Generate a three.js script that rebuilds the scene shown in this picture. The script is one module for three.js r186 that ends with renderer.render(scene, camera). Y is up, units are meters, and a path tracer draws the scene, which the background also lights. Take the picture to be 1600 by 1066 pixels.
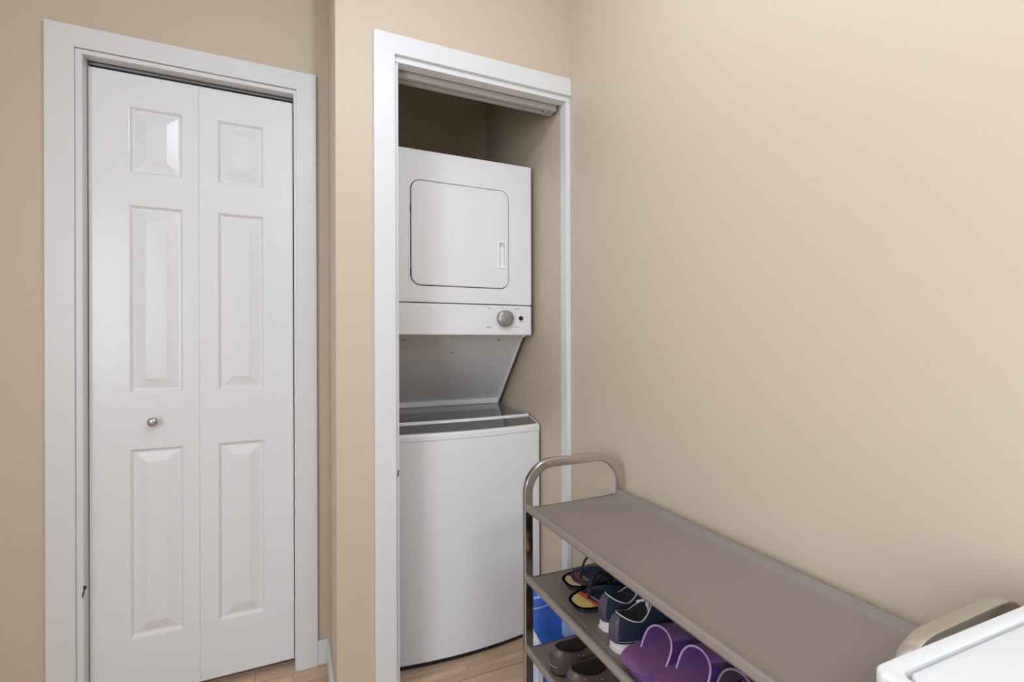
import * as THREE from 'three';
import { RoundedBoxGeometry } from 'three/addons/geometries/RoundedBoxGeometry.js';
import { mergeGeometries, toCreasedNormals } from 'three/addons/utils/BufferGeometryUtils.js';
import { RectAreaLightUniformsLib } from 'three/addons/lights/RectAreaLightUniformsLib.js';

// ---------------------------------------------------------------- camera, exposure, lights
RectAreaLightUniformsLib.init();
const scene = new THREE.Scene();
scene.background = new THREE.Color(0x1a1a1a);
const CAM_Y = 1.1708, FOCAL = 744.67, YAW = 0.422, ROLL = -0.0033;
const camera = new THREE.PerspectiveCamera(2 * Math.atan(533 / FOCAL) * 180 / Math.PI, 1600 / 1066, 0.05, 30);
{
  const F = new THREE.Vector3(Math.sin(YAW), 0.0002, -Math.cos(YAW)).normalize();
  const R = new THREE.Vector3(Math.cos(YAW), 0, Math.sin(YAW));
  const U = new THREE.Vector3().crossVectors(R, F);
  camera.position.set(0, CAM_Y, 0);
  camera.up.copy(U.multiplyScalar(Math.cos(ROLL)).addScaledVector(R, -Math.sin(ROLL)));
  camera.lookAt(camera.position.clone().add(F));
}
scene.add(camera);
const renderer = new THREE.WebGLRenderer({ antialias: true });
renderer.toneMapping = THREE.LinearToneMapping;
renderer.toneMappingExposure = 0.865;
renderer.shadowMap.enabled = true;

const CEIL = 2.45;
const LAMP = [0.24, 2.36, -0.62];          // flush dome over the shoe rack
const LAMP_CD = 1.1;
const FILL_PANELS = [[0.34, 1.0], [0.34, 2.6]];  // flat ceiling panels added as fill light, out of view behind the camera
const PANEL_SIZE = 0.6, PANEL_NIT = [15, 15];
const UNSEEN_WINDOW = { z0: -0.05, z1: 1.25, y0: 0.85, y1: 2.1, nit: 7.4 };   // window out of view in the left wall, placed to light the right wall

// ---------------------------------------------------------------- helpers
let seed = 7;
const rnd = () => { seed = (seed * 1664525 + 1013904223) >>> 0; return seed / 4294967296; };
const rr = (a, b) => a + (b - a) * rnd();
const used = {};
function numbered(name) { used[name] = (used[name] ?? -1) + 1; return used[name] ? `${name}_${String(used[name]).padStart(3, '0')}` : name; }
function shade(o) { o.traverse((c) => { if (c.isMesh) { c.castShadow = true; c.receiveShadow = true; } }); return o; }
function thing(name, label, category, [x, y, z] = [0, 0, 0], turn = 0, group) {
  const o = new THREE.Group(); o.name = numbered(name); scene.add(o);
  o.position.set(x, y, z); o.rotation.y = turn; o.userData = { label, category };
  if (group) o.userData.group = group;
  return o;
}
function clean(g) {   // same attributes everywhere, so that geometries can be merged
  g = g.index ? g.toNonIndexed() : g;
  for (const k of Object.keys(g.attributes)) if (!['position', 'normal', 'uv'].includes(k)) g.deleteAttribute(k);
  if (!g.attributes.normal) g.computeVertexNormals();
  if (!g.attributes.uv) g.setAttribute('uv', new THREE.BufferAttribute(new Float32Array(g.attributes.position.count * 2), 2));
  g.morphAttributes = {}; g.clearGroups();
  return g;
}
const merge = (list) => { list = [].concat(list).map(clean); return list.length > 1 ? mergeGeometries(list) : list[0]; };
function part(name, geometries, m, parent, label) {
  const o = new THREE.Mesh(merge(geometries), m); o.name = name; parent.add(o);
  if (label) o.userData.label = label;
  return o;
}
function structure(name, geometries, m) { const o = new THREE.Mesh(merge(geometries), m); o.name = name; o.userData.kind = 'structure'; scene.add(o); return o; }
function structureGroup(name) { const o = new THREE.Group(); o.name = name; o.userData.kind = 'structure'; scene.add(o); return o; }
function uvMetres(g) {   // box projection in metres
  g = clean(g);
  const p = g.attributes.position, n = g.attributes.normal, uv = new Float32Array(p.count * 2);
  for (let i = 0; i < p.count; i++) {
    const ax = Math.abs(n.getX(i)), ay = Math.abs(n.getY(i)), az = Math.abs(n.getZ(i));
    if (ay > ax && ay > az) { uv[2 * i] = p.getX(i); uv[2 * i + 1] = p.getZ(i); }
    else if (ax > az) { uv[2 * i] = p.getZ(i); uv[2 * i + 1] = p.getY(i); }
    else { uv[2 * i] = p.getX(i); uv[2 * i + 1] = p.getY(i); }
  }
  g.setAttribute('uv', new THREE.BufferAttribute(uv, 2));
  return g;
}
const box = (x0, x1, y0, y1, z0, z1) => uvMetres(new THREE.BoxGeometry(x1 - x0, y1 - y0, z1 - z0).translate((x0 + x1) / 2, (y0 + y1) / 2, (z0 + z1) / 2));
const rbox = (x0, x1, y0, y1, z0, z1, r = 0.004, s = 3) => uvMetres(new RoundedBoxGeometry(x1 - x0, y1 - y0, z1 - z0, s, Math.min(r, 0.49 * Math.min(x1 - x0, y1 - y0, z1 - z0))).translate((x0 + x1) / 2, (y0 + y1) / 2, (z0 + z1) / 2));
const V = (x, y, z) => new THREE.Vector3(x, y, z);
const tube = (pts, r, seg = 40, rad = 10, closed = false) => new THREE.TubeGeometry(new THREE.CatmullRomCurve3(pts.map((p) => V(...p)), closed, 'centripetal'), seg, r, rad, closed);
function roundRect(x0, x1, y0, y1, r, path = new THREE.Shape()) {
  path.moveTo(x0 + r, y0); path.lineTo(x1 - r, y0); path.absarc(x1 - r, y0 + r, r, -Math.PI / 2, 0); path.lineTo(x1, y1 - r); path.absarc(x1 - r, y1 - r, r, 0, Math.PI / 2);
  path.lineTo(x0 + r, y1); path.absarc(x0 + r, y1 - r, r, Math.PI / 2, Math.PI); path.lineTo(x0, y0 + r); path.absarc(x0 + r, y0 + r, r, Math.PI, Math.PI * 1.5);
  return path;
}
function plate(shape, z0, z1, bevel = 0.0015, curveSegments = 10) {
  const g = new THREE.ExtrudeGeometry(shape, { depth: z1 - z0 - 2 * bevel, bevelEnabled: bevel > 0, bevelSize: bevel, bevelThickness: bevel, bevelOffset: -bevel, bevelSegments: 2, curveSegments });
  return g.translate(0, 0, z0 + bevel);
}
function loft(rings, { closed = true, caps = true, crease = 0.6 } = {}) {   // rings: arrays of [x, y, z]
  const n = rings[0].length, pos = [], uv = [], idx = [];
  rings.forEach((ring, j) => ring.forEach((p, i) => { pos.push(...p); uv.push(i / n, j / (rings.length - 1)); }));
  for (let j = 0; j < rings.length - 1; j++) for (let i = 0; i < (closed ? n : n - 1); i++) {
    const a = j * n + i, b = j * n + (i + 1) % n, c = a + n, d = b + n;
    idx.push(a, b, d, a, d, c);
  }
  if (caps && closed) for (const [j, flip] of [[0, 1], [rings.length - 1, 0]]) {
    const c = rings[j].reduce((s, p) => [s[0] + p[0] / n, s[1] + p[1] / n, s[2] + p[2] / n], [0, 0, 0]), k = pos.length / 3;
    pos.push(...c); uv.push(0.5, 0.5);
    for (let i = 0; i < n; i++) { const a = j * n + i, b = j * n + (i + 1) % n; flip ? idx.push(k, b, a) : idx.push(k, a, b); }
  }
  let g = new THREE.BufferGeometry();
  g.setAttribute('position', new THREE.Float32BufferAttribute(pos, 3)); g.setAttribute('uv', new THREE.Float32BufferAttribute(uv, 2)); g.setIndex(idx);
  g.computeVertexNormals();
  return crease ? toCreasedNormals(g, crease) : g;
}
// ---------------------------------------------------------------- procedural textures
function dataTex(w, h, fn, srgb = false) {
  const d = new Uint8Array(w * h * 4);
  for (let y = 0; y < h; y++) for (let x = 0; x < w; x++) { const c = fn(x, y); const i = (y * w + x) * 4; d[i] = c[0]; d[i + 1] = c[1]; d[i + 2] = c[2]; d[i + 3] = 255; }
  const t = new THREE.DataTexture(d, w, h); t.wrapS = t.wrapT = THREE.RepeatWrapping; t.magFilter = THREE.LinearFilter; t.minFilter = THREE.LinearMipmapLinearFilter; t.generateMipmaps = true;
  if (srgb) t.colorSpace = THREE.SRGBColorSpace;
  t.needsUpdate = true; return t;
}
function tileNoise(sx, sy, s) {   // value noise on a wrapped lattice
  const g = []; let k = s >>> 0; for (let i = 0; i < sx * sy; i++) { k = (k * 1664525 + 1013904223) >>> 0; g.push(k / 4294967296); }
  return (u, v) => { const x = u * sx, y = v * sy, xi = Math.floor(x), yi = Math.floor(y), f = (t) => t * t * (3 - 2 * t), a = f(x - xi), b = f(y - yi), q = (i, j) => g[((j % sy) + sy) % sy * sx + ((i % sx) + sx) % sx];
    return (q(xi, yi) * (1 - a) + q(xi + 1, yi) * a) * (1 - b) + (q(xi, yi + 1) * (1 - a) + q(xi + 1, yi + 1) * a) * b; };
}
const n64 = tileNoise(64, 64, 3), n128 = tileNoise(128, 128, 9), n8 = tileNoise(8, 8, 21);
const rollerTex = dataTex(512, 512, (x, y) => { const u = x / 512, v = y / 512, h = 255 * (0.6 * n64(u, v) + 0.4 * n128(u, v)); return [h, h, h]; });
rollerTex.repeat.set(3, 3);
const gA = tileNoise(8, 96, 5), gB = tileNoise(16, 200, 8);
const embossTex = dataTex(256, 512, (x, y) => { const u = x / 256, v = y / 512, h = 255 * (0.5 * gA(v, u) + 0.5 * gB(v, u)); return [h, h, h]; });
embossTex.repeat.set(4, 2);
const wA = tileNoise(4, 24, 31), wB = tileNoise(12, 90, 37), wC = tileNoise(3, 5, 41);
const woodTex = dataTex(1024, 256, (x, y) => {
  const u = x / 1024, v = y / 256, w = wC(u, v);
  const g = 0.5 * wA(u, v + 0.06 * w) + 0.3 * wB(u, v) + 0.2 * Math.sin(40 * (v + 0.12 * w)) * 0.5, k = 0.82 + 0.26 * g;
  return [Math.min(255, 236 * k), Math.min(255, 228 * k), Math.min(255, 218 * k)];
}, true);
const weaveTex = dataTex(128, 128, (x, y) => { const h = 127 + 60 * Math.sin(x * Math.PI / 4) * Math.cos(y * Math.PI / 4) + 40 * (n128(x / 128, y / 128) - 0.5); return [h, h, h]; });
const brushTex = dataTex(256, 256, (x, y) => { const h = 255 * gB(x / 256, y / 256); return [h, h, h]; });

// ---------------------------------------------------------------- materials
const std = (o) => new THREE.MeshStandardMaterial(o);
const lin = (r, g, b) => new THREE.Color().setRGB(r, g, b);
const M = {
  wall: std({ color: lin(0.60, 0.49, 0.365), roughness: 0.5, bumpMap: rollerTex, bumpScale: 0.00012 }),
  wallUnseenPale: std({ color: lin(0.74, 0.72, 0.68), roughness: 0.6, bumpMap: rollerTex, bumpScale: 0.00012 }),  // walls out of view, kept pale so their bounce light stays neutral
  ceiling: std({ color: lin(0.8, 0.79, 0.77), roughness: 0.9, bumpMap: rollerTex, bumpScale: 0.001 }),
  trim: std({ color: lin(0.72, 0.72, 0.715), roughness: 0.38 }),
  door: std({ color: lin(0.79, 0.79, 0.795), roughness: 0.26, bumpMap: embossTex, bumpScale: 0.00012 }),
  enamel: std({ color: lin(0.81, 0.80, 0.80), roughness: 0.36 }),
  enamelPlate: std({ color: lin(0.72, 0.72, 0.72), roughness: 0.32, metalness: 0.1 }),
  black: std({ color: lin(0.012, 0.012, 0.013), roughness: 0.5 }),
  darkGlass: std({ color: lin(0.15, 0.147, 0.142), roughness: 0.08 }),
  knob: std({ color: lin(0.36, 0.36, 0.37), roughness: 0.35, metalness: 0.75 }),
  chrome: std({ color: lin(0.62, 0.60, 0.57), roughness: 0.16, metalness: 1 }),
  nickel: std({ color: lin(0.5, 0.49, 0.47), roughness: 0.24, metalness: 1 }),
  trackPaint: std({ color: lin(0.44, 0.42, 0.40), roughness: 0.45 }),
  pull: std({ color: lin(0.9, 0.9, 0.9), roughness: 0.35 }),
  trackMetal: std({ color: lin(0.30, 0.31, 0.34), roughness: 0.4, metalness: 0.8 }),
  shadedHem: std({ color: lin(0.10, 0.08, 0.07), roughness: 0.8 }),  // dark tone puts the shade under the fabric edge into the colour
  fabric: std({ color: lin(0.255, 0.207, 0.178), roughness: 0.5, bumpMap: weaveTex, bumpScale: 0.0003 }),
  plastic: std({ color: lin(0.74, 0.74, 0.74), roughness: 0.4 }),
  chip: std({ color: lin(0.03, 0.024, 0.014), roughness: 0.9 }),
  navy: std({ color: lin(0.007, 0.013, 0.036), roughness: 0.85 }),
  navyLeather: std({ color: lin(0.075, 0.07, 0.095), roughness: 0.4 }),
  lining: std({ color: lin(0.009, 0.009, 0.011), roughness: 0.9 }),
  piping: std({ color: lin(0.66, 0.65, 0.66), roughness: 0.7 }),
  rubberWhite: std({ color: lin(0.74, 0.70, 0.65), roughness: 0.6 }),
  blackRubber: std({ color: lin(0.018, 0.018, 0.022), roughness: 0.6 }),
  purple: std({ color: lin(0.20, 0.095, 0.29), roughness: 0.36 }),
  purpleDark: std({ color: lin(0.085, 0.03, 0.15), roughness: 0.5 }),
  purpleBed: std({ color: lin(0.27, 0.115, 0.28), roughness: 0.6 }),
  purpleRim: std({ color: lin(0.46, 0.32, 0.55), roughness: 0.45 }),
  mauve: std({ color: lin(0.13, 0.075, 0.115), roughness: 0.5 }),
  mauveDark: std({ color: lin(0.035, 0.018, 0.03), roughness: 0.7 }),
  mauveRim: std({ color: lin(0.26, 0.19, 0.24), roughness: 0.5 }),
  brown: std({ color: lin(0.115, 0.075, 0.068), roughness: 0.42 }),
  brownDark: std({ color: lin(0.012, 0.006, 0.005), roughness: 0.8 }),
  brownPatch: std({ color: lin(0.06, 0.05, 0.06), roughness: 0.5 }),
  stitch: std({ color: lin(0.4, 0.33, 0.28), roughness: 0.7 }),
};

// ---------------------------------------------------------------- the room
const ZD = -1.87, ZC = -1.518, XW = 0.9165, XP = 0.104, XL = -1.35, ZR = 4.2;   // door wall, closet wall, right wall, return of the closet wall
const OD = [-0.609, -0.009, 2.06], OC = [0.279, 0.9165, 2.062];                 // rough openings: x0, x1, head
structure('ceiling', [box(XL - 0.1, XW + 0.1, CEIL, CEIL + 0.1, -2.5, ZR + 0.1)], M.ceiling);
structure('wall_back_left', [
  box(XL, OD[0], 0, CEIL, ZD - 0.11, ZD), box(OD[1], XP, 0, CEIL, ZD - 0.11, ZD), box(OD[0], OD[1], OD[2], CEIL, ZD - 0.11, ZD),
], M.wall);
structure('wall_back_right', [
  box(XP, OC[0], 0, CEIL, ZC - 0.10, ZC), box(OC[0], OC[1], OC[2], CEIL, ZC - 0.10, ZC), box(XP, 0.2, 0, CEIL, -2.4, ZC - 0.1),
], M.wall);
const wallRight = structure('wall_right', [box(XW, XW + 0.1, 0, CEIL, -2.5, ZR)], M.wall);
part('paint_speck', [new THREE.SphereGeometry(0.0022, 10, 6).scale(0.3, 1, 1).translate(XW - 0.0002, 1.158, -0.75)], M.ceiling, wallRight, 'white speck of filler');
{
  const { z0, z1, y0, y1 } = UNSEEN_WINDOW;
  structure('unseen_wall_left', [box(XL - 0.1, XL, 0, CEIL, -2.5, z0), box(XL - 0.1, XL, 0, CEIL, z1, ZR), box(XL - 0.1, XL, 0, y0, z0, z1), box(XL - 0.1, XL, y1, CEIL, z0, z1)], M.wallUnseenPale);  // unseen wall, pale for neutral bounce
  const w = structureGroup('unseen_window_1'), glow = std({ color: lin(0.85, 0.87, 0.9), emissive: lin(0.92, 0.97, 1), emissiveIntensity: 1.3, roughness: 0.8 });  // out of view; the glowing blind stands for its daylight
  part('unseen_window_frame', [rbox(XL - 0.02, XL + 0.015, y0 - 0.06, y0 + 0.02, z0 - 0.06, z1 + 0.06), rbox(XL - 0.02, XL + 0.015, y1 - 0.02, y1 + 0.06, z0 - 0.06, z1 + 0.06), rbox(XL - 0.02, XL + 0.015, y0, y1, z0 - 0.06, z0 + 0.02), rbox(XL - 0.02, XL + 0.015, y0, y1, z1 - 0.02, z1 + 0.06)], M.trim, w);
  part('blind', [box(XL - 0.03, XL - 0.02, y0, y1, z0, z1)], glow, w, 'glowing white roller blind of the unseen window');
  const a = new THREE.RectAreaLight(lin(0.91, 1.01, 1.15), UNSEEN_WINDOW.nit, z1 - z0 - 0.04, y1 - y0 - 0.04); a.name = 'unseen_window_light'; a.position.set(XL + 0.02, (y0 + y1) / 2, (z0 + z1) / 2); a.lookAt(XL + 1, (y0 + y1) / 2, (z0 + z1) / 2); scene.add(a);
}
structure('unseen_wall_rear', [box(XL - 0.1, XW + 0.1, 0, CEIL, ZR, ZR + 0.1)], M.wallUnseenPale);  // unseen wall behind the camera, pale for neutral bounce
structure('wall_closet_right', [box(0.897, XW, 0, CEIL, -2.4, ZC - 0.034)], M.wall);
structure('wall_closet_back', [box(0.2, XW, 0, CEIL, -2.4, -2.32)], M.wall);
structure('wall_cupboard_back', [box(XL, XP, 0, CEIL, -2.5, -2.4)], M.wall);
// floor: strips of light wood laminate
{
  const floor = structureGroup('floor');
  part('floor_slab', [box(XL - 0.1, XW + 0.1, -0.1, -0.011, -2.5, ZR + 0.1)], M.black, floor);
  const tones = [[0.82, 0.61, 0.43], [0.78, 0.57, 0.41], [0.86, 0.66, 0.47], [0.80, 0.58, 0.43], [0.84, 0.64, 0.47]];
  const mats = tones.map((t) => std({ color: lin(...t), map: woodTex, roughness: 0.42 }));
  const plankGeo = (x0, x1, z0, z1) => {
    const g = rbox(x0, x1, -0.011, 0, z0, z1, 0.0012, 1), uv = g.attributes.uv, ou = rnd(), ov = rnd();
    for (let i = 0; i < uv.count; i++) uv.setXY(i, uv.getX(i) * 1.1 + ou, uv.getY(i) * 2.2 + ov);
    return g;
  };
  const rows = [];
  for (let z = -2.32; z < -1.68; z += 0.066) rows.push([z, Math.min(z + 0.0655, -1.6105)]);
  rows.push([-1.66, -1.6115], [-1.611, -1.5765]);
  for (let z = -1.5715; z < -0.6; z += 0.066) rows.push([z, z + 0.0655]);
  const field = mats.map(() => []);
  const lay = (z0, z1, x0, x1, near) => {
    for (let x = x0 - rr(0, 0.25); x < x1;) {
      const len = rr(0.26, 0.5), a = Math.max(x, x0), b = Math.min(x + len, x1);
      if (b - a > 0.02) { const k = Math.floor(rnd() * mats.length), g = plankGeo(a, b - 0.0005, z0, z1); near ? part(numbered('plank'), [g], mats[k], floor) : field[k].push(g); }
      x += len;
    }
  };
  for (const [z0, z1] of rows) {
    if (z1 < -1.6) lay(z0, z1, z1 > ZD ? XL : -0.61, XP, true), lay(z0, z1, 0.2, 0.897, true);
    else lay(z0, z1, XL, z1 < ZC ? XP : XW, true);
    if (z1 >= -1.6 && z1 < ZC) lay(z0, z1, 0.2, XW, true);
  }
  for (let z = rows.at(-1)[1] + 0.0005; z < ZR; z += 0.066) lay(z, z + 0.0655, XL, XW, false);
  field.forEach((f, k) => { if (f.length) part(numbered('plank_field'), f, mats[k], floor).userData.kind = 'stuff'; });
}
// baseboards
structure('baseboard_back_left', [rbox(0.061, XP, 0, 0.088, ZD, ZD + 0.012, 0.003), rbox(XL, -0.68, 0, 0.088, ZD, ZD + 0.012, 0.003)], M.trim);
structure('baseboard_back_right', [rbox(XP - 0.012, XP, 0, 0.088, ZD + 0.012, ZC + 0.012, 0.003), rbox(XP, 0.214, 0, 0.088, ZC, ZC + 0.012, 0.003)], M.trim);
structure('baseboard_right', [rbox(XW - 0.012, XW, 0, 0.088, ZC, ZR, 0.003)], M.trim);
structure('baseboard_left', [rbox(XL, XL + 0.012, 0, 0.088, ZD, ZR, 0.003)], M.trim);

// casings: trim_1 round the folding door, trim_2 round the laundry closet
{
  const t1 = structureGroup('trim_1');
  const frame = (p) => uvMetres(plate(new THREE.Shape(p.map((q) => new THREE.Vector2(...q))), 0, 0.015, 0.0018));
  part('casing', [frame([[-0.686, 0], [-0.616, 0], [-0.616, 2.0675], [-0.0035, 2.0675], [-0.0035, 0], [0.062, 0], [0.062, 2.132], [-0.686, 2.132]]).translate(0, 0, ZD)], M.trim, t1);
  const j = part('jamb', [rbox(-0.616, -0.598, 0, 2.056, ZD - 0.11, ZD + 0.009, 0.002)], M.trim, t1);
  part('jamb_001', [rbox(-0.0125, 0.003, 0, 2.056, ZD - 0.11, ZD + 0.009, 0.002)], M.trim, t1);
  part('head_jamb', [rbox(-0.616, 0.003, 2.052, 2.066, ZD - 0.03, ZD + 0.009, 0.002)], M.trim, t1);
  // chipped edge with the dark wood showing
  const chipShape = new THREE.Shape([[0, 0], [0.0045, 0.022], [0.004, 0.027], [0.0085, 0.029], [0.0085, 0.0385], [0.0015, 0.040], [0.002, 0.026], [-0.0015, 0.014]].map((p) => new THREE.Vector2(...p)));
  part('paint_chip', [plate(chipShape, 0, 0.002, 0).translate(-0.6005, 0.389, ZD + 0.0082)], M.chip, j, 'dark chip where the paint has come off the jamb');

  const t2 = structureGroup('trim_2');
  part('casing', [frame([[0.214, 0], [0.279, 0], [0.279, 2.0685], [XW - 0.0005, 2.0685], [XW - 0.0005, 2.131], [0.214, 2.131]]).translate(0, 0, ZC)], M.trim, t2);
  part('head_reveal', [box(0.279, XW - 0.0005, 2.057, 2.070, ZC - 0.01, ZC + 0.003)], M.trim, t2);
  const k = part('jamb', [rbox(0.276, 0.290, 0, 2.058, ZC - 0.10, ZC + 0.005, 0.002)], M.trim, t2);
  part('jamb_001', [rbox(0.897, XW - 0.0005, 0, 2.047, ZC - 0.034, ZC + 0.009, 0.002)], M.trim, t2);
  part('head_jamb', [rbox(0.279, XW - 0.0005, 2.047, 2.058, ZC - 0.03, ZC + 0.009, 0.002)], M.trim, t2);
  const c2 = new THREE.Shape([[0, 0], [0.003, 0.010], [0.0025, 0.016], [0.005, 0.024], [0.001, 0.026], [-0.001, 0.012]].map((p) => new THREE.Vector2(...p)));
  part('paint_chip', [plate(c2, 0, 0.002, 0).translate(0.2845, 0.742, ZC + 0.0042)], M.chip, k, 'small dark chip on the jamb edge');
  // folding-door track left under the head
  const track = structureGroup('trim_3');
  part('door_track', [rbox(0.2905, 0.885, 2.030, 2.060, -1.604, -1.582, 0.003), rbox(0.2905, 0.885, 2.030, 2.060, -1.574, -1.556, 0.003)], M.trackPaint, track, 'grey painted channel of a folding door');
  part('track_bracket', [rbox(0.835, 0.88, 2.034, 2.044, -1.596, -1.56, 0.002), tube([[0.838, 2.031, -1.585], [0.85, 2.029, -1.57], [0.865, 2.031, -1.58], [0.878, 2.03, -1.565]], 0.003, 20, 6)], M.nickel, track);
}

// folding door: two leaves of three raised panels
{
  const door = structureGroup('door_1'), zF = ZD - 0.028, T = 0.033, Y0 = 0.026, Y1 = 2.034;
  const ys = [[0.216, 0.826], [1.007, 1.614], [1.716, 1.931]];
  const profile = [[0, 0], [0.002, -0.0008], [0.0055, -0.006], [0.009, -0.0095], [0.013, -0.0098], [0.016, -0.009], [0.042, -0.0010], [0.045, 0.0002], [0.047, 0.0004]];
  const panelGeo = (x0, x1, y0, y1) => {
    const pos = [], ring = (k) => { const [d, z] = profile[k]; return [[x0 + d, y0 + d, z], [x1 - d, y0 + d, z], [x1 - d, y1 - d, z], [x0 + d, y1 - d, z]]; };
    for (let k = 0; k < profile.length - 1; k++) { const a = ring(k), b = ring(k + 1); for (let i = 0; i < 4; i++) { const j = (i + 1) % 4; pos.push(...a[i], ...a[j], ...b[j], ...a[i], ...b[j], ...b[i]); } }
    const f = ring(profile.length - 1); pos.push(...f[0], ...f[1], ...f[2], ...f[0], ...f[2], ...f[3]);
    const g = new THREE.BufferGeometry(); g.setAttribute('position', new THREE.Float32BufferAttribute(pos, 3)); g.computeVertexNormals();
    return uvMetres(g).translate(0, 0, zF);
  };
  const leaf = (x0, x1, p0, p1) => {
    const s = new THREE.Shape([[x0, Y0], [x1, Y0], [x1, Y1], [x0, Y1]].map((p) => new THREE.Vector2(...p)));
    for (const [a, b] of ys) s.holes.push(new THREE.Path([[p0, a], [p0, b], [p1, b], [p1, a]].map((p) => new THREE.Vector2(...p))));
    const back = box(x0 + 0.001, x1 - 0.001, Y0 + 0.001, Y1 - 0.001, zF - T, zF - 0.012);
    const l = part('leaf', [uvMetres(new THREE.ExtrudeGeometry(s, { depth: 0.0116, bevelEnabled: false }).translate(0, 0, zF - 0.0116)), back], M.door, door);
    for (const [a, b] of ys) part('panel', [panelGeo(p0, p1, a, b)], M.door, l);
    return l;
  };
  const left = leaf(-0.595, -0.3039, -0.494, -0.349);
  leaf(-0.3033, -0.016, -0.2495, -0.1095);
  const knobProfile = [[0, 0.034], [0.006, 0.0338], [0.0115, 0.0318], [0.0145, 0.0275], [0.0145, 0.0235], [0.0115, 0.019], [0.0075, 0.0155], [0.0065, 0.010], [0.0075, 0.004], [0.0095, 0]].map((p) => new THREE.Vector2(...p)).reverse();
  part('knob', [new THREE.LatheGeometry(knobProfile, 28).rotateX(Math.PI / 2).translate(-0.428, 0.914, zF)], M.nickel, left, 'round brushed nickel knob');
  part('door_track', [rbox(-0.597, -0.0135, 2.043, 2.0515, ZD - 0.085, ZD - 0.032, 0.001)], M.trackMetal, door);
  part('pivot_bracket', [rbox(-0.575, -0.555, 2.034, 2.05, ZD - 0.06, ZD - 0.036, 0.001), rbox(-0.06, -0.028, 2.034, 2.05, ZD - 0.06, ZD - 0.036, 0.001)], M.black, door);
  part('slot_shade_strip', [box(-0.597, -0.0135, 2.0, 2.045, ZD - 0.105, ZD - 0.1)], M.black, door);  // black strip colours in the shade of the slot above the leaves
}

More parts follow.
